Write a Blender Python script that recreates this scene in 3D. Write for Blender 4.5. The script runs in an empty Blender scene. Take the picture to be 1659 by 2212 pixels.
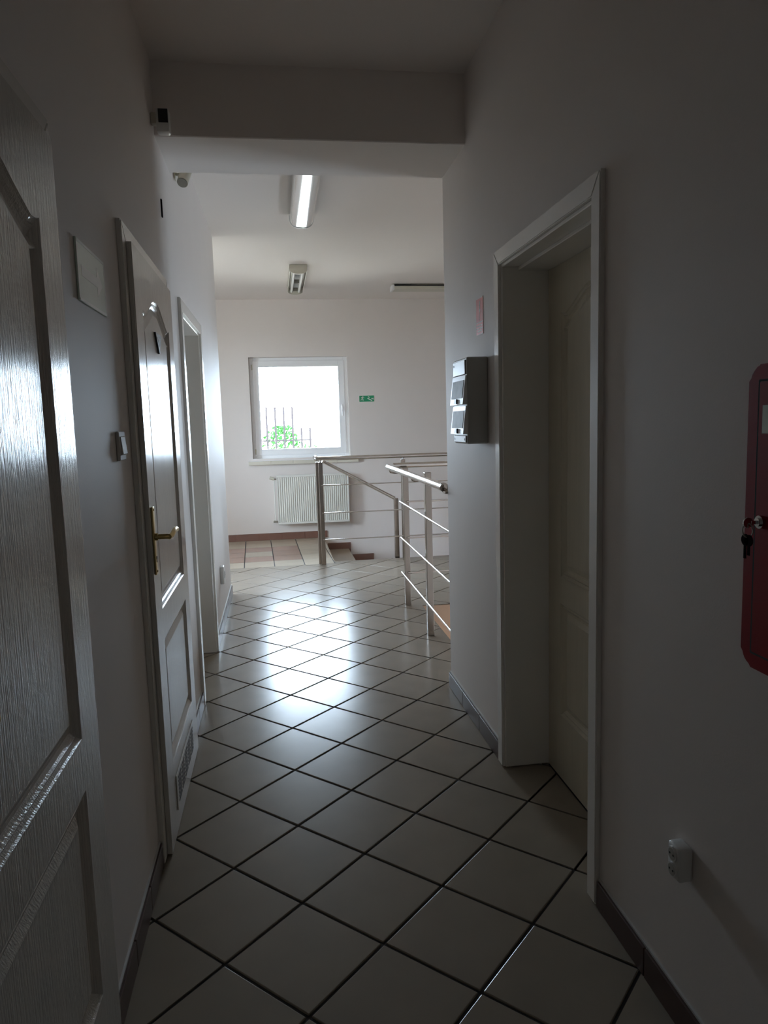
import bpy, bmesh, math, random
from mathutils import Vector, Matrix

# ------------------------------------------------------------------ camera / world / exposure
SC = bpy.context.scene
COL = SC.collection
W_PX, H_PX, F_PX = 1659, 2212, 1566.8
cam_d = bpy.data.cameras.new('camera')
cam = bpy.data.objects.new('camera', cam_d)
COL.objects.link(cam)
cam_d.sensor_fit = 'VERTICAL'
cam_d.sensor_height = 36.0
cam_d.sensor_width = 27.0
cam_d.lens = 36.0 * F_PX / H_PX
cam_d.clip_start = 0.05
cam_d.clip_end = 300
cr = Vector((0.98874853, -0.14689296, -0.02826308))
cu = Vector((0.04559063, 0.11596791, 0.9922061))
cf = Vector((0.14247048, 0.98233085, -0.12136004))
cam.matrix_world = Matrix(((cr.x, cu.x, -cf.x, 0), (cr.y, cu.y, -cf.y, 0), (cr.z, cu.z, -cf.z, 1.45), (0, 0, 0, 1)))
SC.camera = cam

wd = bpy.data.worlds.new('sky')
SC.world = wd
wd.use_nodes = True
SKY = 46.0
bgn = wd.node_tree.nodes['Background']
bgn.inputs[0].default_value = (0.68, 0.815, 1.0, 1)
bgn.inputs[1].default_value = SKY
SC.view_settings.view_transform = 'Standard'
SC.view_settings.look = 'None'
SC.view_settings.exposure = 0.12
SC.view_settings.gamma = 1.0
SC.view_settings.use_curve_mapping = False
try:
    SC.cycles.max_bounces = 14
    SC.cycles.diffuse_bounces = 8
    SC.cycles.glossy_bounces = 6
    SC.cycles.transparent_max_bounces = 12
    SC.cycles.sample_clamp_indirect = 6.0
    SC.cycles.caustics_reflective = False
    SC.cycles.caustics_refractive = False
except Exception:
    pass

def portal(loc, rot, sx, sy):
    d = bpy.data.lights.new('window_portal', 'AREA')
    d.shape = 'RECTANGLE'; d.size = sx; d.size_y = sy
    d.cycles.is_portal = True
    o = bpy.data.objects.new('window_portal', d); COL.objects.link(o)
    o.location = loc; o.rotation_euler = rot
    return o
YW = 9.355            # inner face of the far wall
WIN = (-0.30, 0.94, 1.043, 2.313)
ADDED_WIN2 = (-2.75, -1.45, 1.043, 2.313)  # added unseen window in the far wall, brightens the landing
ADDED_WIN3 = (4.2, 5.4, -1.75, -.55)   # added low window, unseen, lighting the stairwell, right wall (Y range, Z range)
ADDED_WIN4 = (6.5, 7.6, .9, 2.45)     # added unseen window brightening the landing, left wall (Y range, Z range)
portal((0.32, YW + 0.27, 1.678), (-math.pi / 2, 0, 0), 1.24, 1.27)
portal((-2.10, YW + 0.27, 1.678), (-math.pi / 2, 0, 0), 1.30, 1.27)
portal((4.78, 4.8, -1.15), (0, math.pi / 2, 0), 1.2, 1.2)
portal((-3.38, 7.05, 1.675), (0, -math.pi / 2, 0), 1.55, 1.1)

# ------------------------------------------------------------------ materials
def new_mat(name):
    m = bpy.data.materials.new(name); m.use_nodes = True
    nt = m.node_tree
    return m, nt, nt.nodes['Principled BSDF']

def mat(name, col, rough=0.5, metal=0.0, spec=0.5, bump=0.0, bscale=40.0, stretch=(1, 1, 1), var=0.0, vscale=6.0, rvar=0.0, objvar=0.0, coat=0.0):
    m, nt, b = new_mat(name)
    b.inputs['Base Color'].default_value = (*col, 1)
    b.inputs['Roughness'].default_value = rough
    b.inputs['Metallic'].default_value = metal
    b.inputs['Specular IOR Level'].default_value = spec
    if coat:
        b.inputs['Coat Weight'].default_value = coat
        b.inputs['Coat Roughness'].default_value = 0.12
    if bump or var or rvar or objvar:
        tc = nt.nodes.new('ShaderNodeTexCoord')
        mp = nt.nodes.new('ShaderNodeMapping'); mp.inputs['Scale'].default_value = stretch
        nt.links.new(tc.outputs['Object'], mp.inputs['Vector'])
    if bump:
        n = nt.nodes.new('ShaderNodeTexNoise'); n.inputs['Scale'].default_value = bscale; n.inputs['Detail'].default_value = 4
        nt.links.new(mp.outputs['Vector'], n.inputs['Vector'])
        bp = nt.nodes.new('ShaderNodeBump'); bp.inputs['Strength'].default_value = bump; bp.inputs['Distance'].default_value = 0.002
        nt.links.new(n.outputs['Fac'], bp.inputs['Height'])
        nt.links.new(bp.outputs['Normal'], b.inputs['Normal'])
    if var or objvar:
        n2 = nt.nodes.new('ShaderNodeTexNoise'); n2.inputs['Scale'].default_value = vscale; n2.inputs['Detail'].default_value = 5
        nt.links.new(mp.outputs['Vector'], n2.inputs['Vector'])
        mr = nt.nodes.new('ShaderNodeMapRange')
        mr.inputs['From Min'].default_value = 0.25; mr.inputs['From Max'].default_value = 0.75
        mr.inputs['To Min'].default_value = 1 - var; mr.inputs['To Max'].default_value = 1 + var
        nt.links.new(n2.outputs['Fac'], mr.inputs['Value'])
        src = mr.outputs['Result']
        if objvar:
            oi = nt.nodes.new('ShaderNodeObjectInfo')
            m2 = nt.nodes.new('ShaderNodeMapRange')
            m2.inputs['To Min'].default_value = 1 - objvar; m2.inputs['To Max'].default_value = 1 + objvar
            nt.links.new(oi.outputs['Random'], m2.inputs['Value'])
            mm = nt.nodes.new('ShaderNodeMath'); mm.operation = 'MULTIPLY'
            nt.links.new(src, mm.inputs[0]); nt.links.new(m2.outputs['Result'], mm.inputs[1])
            src = mm.outputs[0]
        vm = nt.nodes.new('ShaderNodeVectorMath'); vm.operation = 'SCALE'
        vm.inputs[0].default_value = col
        nt.links.new(src, vm.inputs['Scale'])
        nt.links.new(vm.outputs['Vector'], b.inputs['Base Color'])
    if rvar:
        n3 = nt.nodes.new('ShaderNodeTexNoise'); n3.inputs['Scale'].default_value = vscale * 1.7; n3.inputs['Detail'].default_value = 3
        nt.links.new(mp.outputs['Vector'], n3.inputs['Vector'])
        mr3 = nt.nodes.new('ShaderNodeMapRange')
        mr3.inputs['To Min'].default_value = max(0.02, rough - rvar); mr3.inputs['To Max'].default_value = rough + rvar
        nt.links.new(n3.outputs['Fac'], mr3.inputs['Value'])
        nt.links.new(mr3.outputs['Result'], b.inputs['Roughness'])
    return m

M = {}
M['wall'] = mat('white wall paint', (0.74, 0.685, 0.645), 0.62, bump=0.12, bscale=160, var=0.015, vscale=2.5, spec=0.35)
M['ceil'] = mat('white ceiling paint', (0.78, 0.725, 0.685), 0.8, bump=0.08, bscale=120, spec=0.2)
M['tile'] = mat('beige floor tile', (0.285, 0.24, 0.19), 0.23, spec=0.13, var=0.05, vscale=7, objvar=0.03)
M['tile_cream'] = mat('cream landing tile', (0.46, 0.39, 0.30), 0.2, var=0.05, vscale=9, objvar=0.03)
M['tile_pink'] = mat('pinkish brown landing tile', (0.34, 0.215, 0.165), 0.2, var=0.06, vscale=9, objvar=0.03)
M['grout'] = mat('dark grout', (0.05, 0.048, 0.05), 0.85, bump=0.3, bscale=300)
M['base_tile'] = mat('brown baseboard tile', (0.095, 0.06, 0.052), 0.28, spec=0.3, var=0.05, vscale=10, objvar=0.06)
M['base_red'] = mat('red brown baseboard tile', (0.19, 0.095, 0.07), 0.3, var=0.05, vscale=10, objvar=0.05)
M['caulk'] = mat('grey caulk', (0.55, 0.54, 0.52), 0.5)
M['door'] = mat('white grained door lacquer', (0.66, 0.63, 0.58), 0.19, bump=0.7, bscale=1.0, stretch=(230, 230, 11), var=0.05, vscale=0.4, spec=0.34)
M['door_r'] = mat('cream grained door lacquer', (0.62, 0.56, 0.44), 0.3, bump=0.2, bscale=1.0, stretch=(230, 230, 9), var=0.05, vscale=0.4)
M['casing'] = mat('white casing lacquer', (0.78, 0.75, 0.70), 0.25, bump=0.06, bscale=1.0, stretch=(150, 150, 4))
M['dark'] = mat('dark gap', (0.02, 0.02, 0.02), 0.8)
M['brass'] = mat('aged brass', (0.50, 0.38, 0.16), 0.3, metal=1.0, var=0.1, vscale=30)
M['steel'] = mat('brushed stainless steel', (0.40, 0.345, 0.30), 0.24, metal=1.0, bump=0.05, bscale=1.0, stretch=(400, 400, 8))
M['rail'] = mat('polished stainless tube', (0.72, 0.68, 0.64), 0.16, metal=1.0, bump=0.01, bscale=60)
M['chrome'] = mat('chrome', (0.7, 0.7, 0.7), 0.12, metal=1.0, bump=0.01, bscale=60)
M['black'] = mat('black plastic', (0.012, 0.012, 0.013), 0.4, bump=0.02, bscale=80)
M['white_pl'] = mat('white plastic', (0.72, 0.72, 0.70), 0.3, bump=0.02, bscale=60)
M['cream_pl'] = mat('cream plastic', (0.55, 0.52, 0.43), 0.4, bump=0.03, bscale=60)
M['pvc'] = mat('white window frame plastic', (0.93, 0.93, 0.93), 0.3, bump=0.02, bscale=50)
M['rad'] = mat('white radiator enamel', (0.74, 0.73, 0.68), 0.35, bump=0.02, bscale=50)
M['sill'] = mat('pale sill tile', (0.66, 0.62, 0.52), 0.25, var=0.03, vscale=8)
M['red'] = mat('red cabinet enamel', (0.27, 0.008, 0.012), 0.5, spec=0.15, bump=0.05, bscale=90)
M['sticker'] = mat('red sticker', (0.62, 0.10, 0.085), 0.4, var=0.03, vscale=30)
M['sticker_w'] = mat('white sticker print', (0.75, 0.72, 0.68), 0.4, var=0.02, vscale=30)
M['green'] = mat('green exit sign', (0.015, 0.27, 0.12), 0.4, var=0.03, vscale=30)
M['sign_w'] = mat('pale green sign plate', (0.66, 0.74, 0.66), 0.3, var=0.03, vscale=12)
M['sign_l'] = mat('pale sign print', (0.86, 0.88, 0.84), 0.35, var=0.02, vscale=12)
M['switch'] = mat('matt switch plastic', (0.62, 0.60, 0.57), 0.6, spec=0.2, bump=0.02, bscale=60)
M['box'] = mat('grey distribution box plastic', (0.42, 0.41, 0.38), 0.35, bump=0.03, bscale=60)
M['smoke'] = mat('smoked cover window', (0.16, 0.155, 0.15), 0.5, spec=0.15, var=0.25, vscale=14)
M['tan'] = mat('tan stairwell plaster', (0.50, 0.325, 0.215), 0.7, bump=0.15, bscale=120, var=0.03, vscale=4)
M['lampshell'] = mat('polished lamp reflector', (0.82, 0.83, 0.84), 0.14, metal=0.95, bump=0.02, bscale=18)
M['tube'] = mat('white lamp tube', (0.86, 0.86, 0.84), 0.25, bump=0.01, bscale=50)
M['reflector'] = mat('dull lamp reflector', (0.30, 0.28, 0.24), 0.35, metal=0.6, bump=0.02, bscale=50)
M['fence'] = mat('dark fence paint', (0.022, 0.019, 0.020), 1.0, spec=0.0, bump=0.05, bscale=60)
M['leaf'] = mat('green leaves', (0.024, 0.075, 0.020), 0.9, spec=0.0, var=0.35, vscale=3)
M['bark'] = mat('brown bark', (0.10, 0.06, 0.04), 0.8, bump=0.5, bscale=40)
M['ground'] = mat('pale sandy ground', (0.80, 0.70, 0.56), 0.9, bump=0.5, bscale=20, var=0.1, vscale=3)

def glass_mat():
    m, nt, b = new_mat('window glass')
    nt.nodes.remove(b)
    out = nt.nodes['Material Output']
    tr = nt.nodes.new('ShaderNodeBsdfTransparent'); tr.inputs[0].default_value = (0.95, 0.97, 0.96, 1)
    gl = nt.nodes.new('ShaderNodeBsdfGlossy'); gl.inputs['Roughness'].default_value = 0.02
    fr = nt.nodes.new('ShaderNodeFresnel'); fr.inputs['IOR'].default_value = 1.45
    mx = nt.nodes.new('ShaderNodeMixShader')
    nt.links.new(fr.outputs[0], mx.inputs[0]); nt.links.new(tr.outputs[0], mx.inputs[1]); nt.links.new(gl.outputs[0], mx.inputs[2])
    nt.links.new(mx.outputs[0], out.inputs['Surface'])
    return m
M['glass'] = glass_mat()

# ------------------------------------------------------------------ mesh helpers
class MB:
    def __init__(self):
        self.bm = bmesh.new()
    def box(self, x0, x1, y0, y1, z0, z1, bev=0.0, seg=1):
        r = bmesh.ops.create_cube(self.bm, size=1.0)
        vs = r['verts']
        for v in vs:
            v.co = Vector((x0 + (v.co.x + .5) * (x1 - x0), y0 + (v.co.y + .5) * (y1 - y0), z0 + (v.co.z + .5) * (z1 - z0)))
        if bev:
            es = set(e for v in vs for e in v.link_edges)
            bmesh.ops.bevel(self.bm, geom=list(es), offset=bev, segments=seg, affect='EDGES', profile=0.5)
        return self
    def cyl(self, p0, p1, r, seg=16, r2=None, caps=True):
        p0, p1 = Vector(p0), Vector(p1)
        d = p1 - p0
        q = d.to_track_quat('Z', 'Y').to_matrix().to_4x4()
        mx = Matrix.Translation((p0 + p1) / 2) @ q
        bmesh.ops.create_cone(self.bm, cap_ends=caps, segments=seg, radius1=r, radius2=r if r2 is None else r2, depth=d.length, matrix=mx)
        return self
    def sphere(self, c, r, seg=14, sc=(1, 1, 1)):
        mx = Matrix.Translation(c) @ Matrix.Diagonal((*sc, 1))
        bmesh.ops.create_uvsphere(self.bm, u_segments=seg, v_segments=seg // 2 + 2, radius=r, matrix=mx)
        return self
    def tube(self, pts, r, seg=12):
        pts = [Vector(p) for p in pts]
        rings = []
        n = len(pts)
        t0 = (pts[1] - pts[0]).normalized()
        up = Vector((0, 0, 1)) if abs(t0.z) < .9 else Vector((1, 0, 0))
        for i, p in enumerate(pts):
            t = (pts[min(i + 1, n - 1)] - pts[max(i - 1, 0)]).normalized()
            s = t.cross(up)
            if s.length < 1e-4: s = t.cross(Vector((0, 1, 0)))
            s.normalize(); u = s.cross(t).normalized(); up = u
            rings.append([self.bm.verts.new(p + (s * math.cos(a) + u * math.sin(a)) * r) for a in [2 * math.pi * k / seg for k in range(seg)]])
        for a, b in zip(rings, rings[1:]):
            for k in range(seg):
                self.bm.faces.new((a[k], a[(k + 1) % seg], b[(k + 1) % seg], b[k]))
        self.bm.faces.new(rings[0]); self.bm.faces.new(rings[-1][::-1])
        return self
    def prism(self, poly, f0, f1):
        """poly: list of 2D points; f0/f1 map (a,b)->3D for the two caps"""
        a = [self.bm.verts.new(f0(*p)) for p in poly]
        b = [self.bm.verts.new(f1(*p)) for p in poly]
        n = len(poly)
        self.bm.faces.new(a[::-1]); self.bm.faces.new(b)
        for i in range(n):
            self.bm.faces.new((a[i], a[(i + 1) % n], b[(i + 1) % n], b[i]))
        return self
    def build(self, name, m, parent=None, origin=None, smooth=False, tri=False):
        bm = self.bm
        bmesh.ops.recalc_face_normals(bm, faces=bm.faces[:])
        ng = [f for f in bm.faces if len(f.verts) > 4]
        if ng: bmesh.ops.triangulate(bm, faces=ng)
        po = Vector(parent['origin_xyz']) if parent is not None else Vector((0, 0, 0))
        og = Vector(origin) if origin is not None else po
        for v in bm.verts: v.co -= og
        me = bpy.data.meshes.new(name); bm.to_mesh(me); bm.free()
        me.materials.append(m)
        if smooth:
            for p in me.polygons: p.use_smooth = True
            try: me.set_sharp_from_angle(angle=math.radians(38))
            except Exception: pass
        o = bpy.data.objects.new(name, me); COL.objects.link(o)
        if parent is not None: o.parent = parent
        o.location = og - po
        o['origin_xyz'] = list(og)
        return o

def thing(name, loc, label=None, cat=None, group=None, kind=None):
    o = bpy.data.objects.new(name, None); COL.objects.link(o)
    o.location = loc; o['origin_xyz'] = list(loc); o.empty_display_size = 0.1
    if label: o['label'] = label
    if cat: o['category'] = cat
    if group: o['group'] = group
    if kind: o['kind'] = kind
    return o

def tag(o, label=None, cat=None, group=None, kind=None):
    if label: o['label'] = label
    if cat: o['category'] = cat
    if group: o['group'] = group
    if kind: o['kind'] = kind
    return o

def struct(o):
    o['kind'] = 'structure'; return o

# ------------------------------------------------------------------ room shell
XL, XR = -0.448, 0.894
YB0, YB1, ZB = 3.317, 3.768, 2.675      # beam
ZN, ZF = 2.971, 3.016                   # ceilings
YE = 6.355                              # end of the left wall
YD = 7.53                               # end of the diagonal tiles
YS = 7.63                               # edge of the lower stair
XS = 0.556                              # first riser
TOP = 3.25
LOW = -3.1

D1 = (0.756, 1.600)      # leaf ranges on the left wall
D2 = (2.413, 3.257)
N3 = (3.83, 4.70)        # niche opening of the third door
R4 = (1.958, 2.80)       # opening of the right door
OPH = 2.03

b = MB()
xs0, xs1 = XL - 0.22, XL
ops = [(D1[0] + .03, D1[1] - .03, 2.0), (D2[0] + .03, D2[1] - .03, 2.0), (N3[0], N3[1], OPH)]
y = -1.5
for (a, c, h) in ops:
    b.box(xs0, xs1, y, a, 0, TOP); b.box(xs0, xs1, a, c, h, TOP); y = c
b.box(xs0, xs1, y, YE, 0, TOP)
b.box(xs0 - .05, xs0, -1.5, YE - .2, -.2, TOP)  # added backing sheet behind the door openings, blocks stray light
struct(b.build('wall_left', M['wall']))

b = MB()
b.box(XR, XR + .24, -1.5, R4[0], 0, TOP).box(XR, XR + .24, R4[0], R4[1], 2.046, TOP).box(XR, XR + .24, R4[1], YB1, LOW, TOP).box(XR + .24, XR + .29, R4[0] - .1, R4[1] + .1, -.2, TOP)  # last box is added backing that blocks light behind the door
struct(b.build('wall_right', M['wall']))

b = MB(); b.box(XL - .22, XR + .24, -1.7, -1.5, -.2, TOP)
struct(b.build('wall_front', M['wall']))
b = MB(); b.box(-3.4, XL - .22, YE - .2, YE, -.2, TOP)
struct(b.build('wall_landing_front', M['wall']))
b = MB(); b.box(-3.4, -3.2, YE, ADDED_WIN4[0], -.2, TOP).box(-3.4, -3.2, ADDED_WIN4[1], YW, -.2, TOP).box(-3.4, -3.2, ADDED_WIN4[0], ADDED_WIN4[1], -.2, ADDED_WIN4[2]).box(-3.4, -3.2, ADDED_WIN4[0], ADDED_WIN4[1], ADDED_WIN4[3], TOP)
struct(b.build('wall_landing_left', M['wall']))
b = MB(); b.box(XR + .24, 4.8, YB1 - .2, YB1, LOW, TOP)
struct(b.build('wall_stairwell_front', M['wall']))
b = MB(); b.box(4.6, 4.8, YB1, ADDED_WIN3[0], LOW, TOP).box(4.6, 4.8, ADDED_WIN3[1], YW, LOW, TOP).box(4.6, 4.8, ADDED_WIN3[0], ADDED_WIN3[1], LOW, ADDED_WIN3[2]).box(4.6, 4.8, ADDED_WIN3[0], ADDED_WIN3[1], ADDED_WIN3[3], TOP)
struct(b.build('wall_landing_right', M['wall']))

b = MB()
y0, y1 = YW, YW + .3
b.box(-3.4, ADDED_WIN2[0], y0, y1, LOW, TOP).box(ADDED_WIN2[1], WIN[0], y0, y1, LOW, TOP).box(WIN[1], 4.8, y0, y1, LOW, TOP)
for w in (WIN, ADDED_WIN2):
    b.box(w[0], w[1], y0, y1, LOW, w[2]).box(w[0], w[1], y0, y1, w[3], TOP)
struct(b.build('wall_back', M['wall']))

b = MB()
b.box(XL - .22, XR + .24, -1.7, YB0 + .02, ZN, TOP + .1)
b.box(-3.4, 4.8, YB1 - .2, YW + .3, ZF, TOP + .1)
ceil = struct(b.build('ceiling', M['ceil']))
b = MB(); b.box(XL - .01, XR + .01, YB0, YB1, ZB, TOP, bev=0.004)
b.build('beam', M['ceil'], ceil)

# floor slab (its top is the grout bed), tiles are parts of it
RECTS = [
    (XL, XR, -1.5, YD), (XR, 1.078, R4[0], R4[1]), (-.655, XL, N3[0], N3[1]),
    (-3.2, XL, YE, YD), (XR, 1.092, YB1, 5.55), (XR, 4.6, 5.55, YD),
    (XS, 4.6, YD, YS)]
LAND = (-3.2, XS, YD, YW)
b = MB()
for (x0, x1, a, c) in RECTS + [LAND, (-.70, XL, -1.5, YE - .1), (XR, 1.16, -1.5, YB1)]:
    b.box(x0, x1, a, c, -.22, -.0045)
floor = struct(b.build('floor', M['grout']))
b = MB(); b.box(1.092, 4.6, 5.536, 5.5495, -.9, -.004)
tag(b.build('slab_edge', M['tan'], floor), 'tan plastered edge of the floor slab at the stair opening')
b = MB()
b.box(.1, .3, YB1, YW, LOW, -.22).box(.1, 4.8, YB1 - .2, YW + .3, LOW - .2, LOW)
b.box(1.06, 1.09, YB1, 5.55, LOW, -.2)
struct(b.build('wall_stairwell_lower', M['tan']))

def clip_rect(poly, r):
    x0, x1, y0, y1 = r
    def cl(pts, f, inter):
        out = []
        for i in range(len(pts)):
            p, q = pts[i], pts[(i + 1) % len(pts)]
            if f(p): out.append(p)
            if f(p) != f(q): out.append(inter(p, q))
        return out
    def ix(v): return lambda p, q: (v, p[1] + (q[1] - p[1]) * (v - p[0]) / (q[0] - p[0]))
    def iy(v): return lambda p, q: (p[0] + (q[0] - p[0]) * (v - p[1]) / (q[1] - p[1]), v)
    for f, it in ((lambda p: p[0] >= x0, ix(x0)), (lambda p: p[0] <= x1, ix(x1)), (lambda p: p[1] >= y0, iy(y0)), (lambda p: p[1] <= y1, iy(y1))):
        if len(poly) < 3: return []
        poly = cl(poly, f, it)
    return poly if len(poly) >= 3 else []

def area(p):
    return abs(sum(p[i][0] * p[(i + 1) % len(p)][1] - p[(i + 1) % len(p)][0] * p[i][1] for i in range(len(p)))) / 2

def tile_mesh(s, th, m):
    b = MB(); b.box(-s / 2, s / 2, -s / 2, s / 2, -.009, 0, bev=0.0026, seg=2)
    R = Matrix.Rotation(th, 4, 'Z')
    bmesh.ops.transform(b.bm, matrix=R, verts=b.bm.verts[:])
    o = b.build('tile', m, floor)
    me = o.data; bpy.data.objects.remove(o)
    return me

PITCH, TH, OX, OY = 0.3092, 0.784, -0.4228, 2.954
GAP = 0.0095
ts = PITCH - GAP
ui = Vector((math.cos(TH), math.sin(TH))); vj = Vector((math.cos(TH), -math.sin(TH)))
full = tile_mesh(ts, TH, M['tile'])
cand = []
rects_c = [(a + .002 if a > -3 else a, c - .002, d, e) for (a, c, d, e) in RECTS]
rects_c[0] = (XL, XR, -1.5, YD); rects_c[1] = (XR, 1.076, R4[0], R4[1])
rects_c[2] = (-.65, XL, N3[0], N3[1]); rects_c[3] = (-3.2, XL, YE, YD)
rects_c[4] = (XR, 1.092, YB1, 5.55); rects_c[5] = (XR, 4.6, 5.55, YD); rects_c[6] = (XS, 4.6, YD, YS)
for i in range(-30, 45):
    for j in range(-45, 30):
        c = Vector((OX, OY)) + PITCH * ((i + .5) * ui + (j + .5) * vj)
        h = ts / 2
        poly = [tuple(c + ui * a + vj * d) for a, d in ((-h, -h), (h, -h), (h, h), (-h, h))]
        pcs = [q for q in (clip_rect(poly, r) for r in rects_c) if q and area(q) > 2e-4]
        if pcs:
            cand.append((c, pcs, sum(area(q) for q in pcs)))
def vis(c): return 0.6 < c.y and -1.0 < c.x < 2.45
near = [t for t in cand if vis(t[0])]
rest = [t for t in cand if not vis(t[0])]
near.sort(key=lambda t: t[0].y)
near, extra = near[:225], near[225:]
for c, pcs, A in near:
    if A > ts * ts * 0.999:
        o = bpy.data.objects.new('tile', full); COL.objects.link(o)
        o.parent = floor; o.location = (c.x, c.y, 0)
    else:
        b = MB()
        for q in pcs:
            b.prism(q, lambda x, y: (x, y, -.009), lambda x, y: (x, y, 0))
        b.build('tile', M['tile'], floor, origin=(c.x, c.y, 0))
b = MB()
for c, pcs, A in rest + extra:
    for q in pcs:
        b.prism(q, lambda x, y: (x, y, -.009), lambda x, y: (x, y, 0))
tag(b.build('tile_field', M['tile'], floor), kind='stuff')

# straight laid landing tiles
LT = math.radians(1.75)
lu = Vector((math.cos(LT), math.sin(LT))); lv = Vector((-math.sin(LT), math.cos(LT)))
LO = Vector((-0.074, 7.545))
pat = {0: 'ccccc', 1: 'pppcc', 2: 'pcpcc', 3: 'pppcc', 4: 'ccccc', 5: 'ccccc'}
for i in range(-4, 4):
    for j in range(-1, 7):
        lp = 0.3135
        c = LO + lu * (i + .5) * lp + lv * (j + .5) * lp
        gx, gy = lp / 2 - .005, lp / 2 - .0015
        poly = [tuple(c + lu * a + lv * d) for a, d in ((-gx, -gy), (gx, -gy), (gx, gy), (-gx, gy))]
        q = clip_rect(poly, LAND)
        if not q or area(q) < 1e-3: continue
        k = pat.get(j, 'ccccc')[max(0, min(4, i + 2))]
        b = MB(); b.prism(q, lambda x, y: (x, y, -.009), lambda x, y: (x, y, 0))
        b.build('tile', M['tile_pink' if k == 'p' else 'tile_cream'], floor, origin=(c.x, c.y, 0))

# ------------------------------------------------------------------ baseboards
def baseboard(name, runs, axis, pos, sgn, m, h=.082):
    """runs: list of (a, c) ranges; axis 'y' = runs along Y at X=pos, 'x' = runs along X at Y=pos"""
    b = MB()
    for (a, c) in runs:
        p0, p1 = sorted((pos, pos + sgn * .006))
        if axis == 'y': b.box(p0, p1, a, c, 0, h + .006)
        else: b.box(a, c, p0, p1, 0, h + .006)
    root = struct(b.build(name, M['caulk' if name != 'baseboard_back' else 'base_red']))
    for (a, c) in runs:
        n = max(1, math.ceil((c - a) / .3092 - .05)); L = (c - a) / n
        for k in range(n):
            q0, q1 = a + k * L + (.002 if k else 0), a + (k + 1) * L - .002
            p0, p1 = sorted((pos + sgn * .004, pos + sgn * .013))
            t = MB()
            if axis == 'y': t.box(p0, p1, q0, q1, .001, h, bev=.0015)
            else: t.box(q0, q1, p0, p1, .001, h, bev=.0015)
            t.build('tile', m, root)
    return root
baseboard('baseboard_left', [(-.5, .70), (1.656, 2.358), (3.312, 3.758), (4.772, YE)], 'y', XL, 1, M['base_tile'])
baseboard('baseboard_right', [(.2, 1.898), (2.862, YB1)], 'y', XR, -1, M['base_tile'])
bb = baseboard('baseboard_back', [(-3.19, .604)], 'x', YW, -1, M['base_red'])
RISE, GO = .1635, .30
for k in range(1, 9):
    z = -RISE * k; xa = XS + .048 + GO * (k - 1)
    t = MB(); t.box(xa, xa + GO, YW - .013, YW - .002, z, z + .082, bev=.0015); t.build('tile', M['base_red'], bb)
    t = MB(); t.box(xa + GO - .085, xa + GO, YW - .013, YW - .002, z - RISE + .082, z - .001, bev=.0015); t.build('tile', M['base_red'], bb)

# stairs going down along the far wall
st = thing('staircase', (XS, 8.5, -.2), 'tiled stair of cream steps going down to the right below the far wall', 'stairs')
for k in range(1, 10):
    z = -RISE * k; xa = XS + GO * (k - 1)
    t = MB(); t.box(xa - (.0 if k > 1 else 0), xa + GO + .02, YS + .004, YW - .002, z - .02, z, bev=.002)
    s = t.build('tread', M['tile_cream'], st)
    t = MB(); t.box(xa + .002, xa + .012, YS + .004, YW - .002, z, z + RISE - .021); t.build('riser', M['tile_cream'], st)

# ------------------------------------------------------------------ doors
def arch_outline(u0, u1, z0, zs, A, n=26):
    pts = [(u0, z0), (u1, z0), (u1, zs)]
    if A <= 0:
        pts.append((u0, zs)); return pts
    for k in range(1, n):
        t = 1 - k / n
        s = min(t, 1 - t)
        e = max(0., min(1., (s - .05) / .42))
        g = (.5 - .5 * math.cos(math.pi * e)) - .12 * math.exp(-((s - .07) / .05) ** 2)
        pts.append((u0 + (u1 - u0) * t, zs + A * g))
    pts.append((u0, zs))
    return pts

def inset(poly, d):
    out = []; n = len(poly)
    for i in range(n):
        p, c, q = Vector(poly[i - 1]), Vector(poly[i]), Vector(poly[(i + 1) % n])
        e1 = (c - p).normalized(); e2 = (q - c).normalized()
        n1 = Vector((-e1.y, e1.x)); n2 = Vector((-e2.y, e2.x))
        m_ = (n1 + n2); m_ = m_ / max(.35, m_.dot(n1)) if m_.length > 1e-6 else n1
        out.append(tuple(c + m_ * d))
    return out

PROF = [(0, 0), (.003, -.004), (.009, -.0085), (.014, -.006), (.019, -.011), (.026, -.0155), (.034, -.0155), (.050, -.007), (.053, -.006)]

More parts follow.
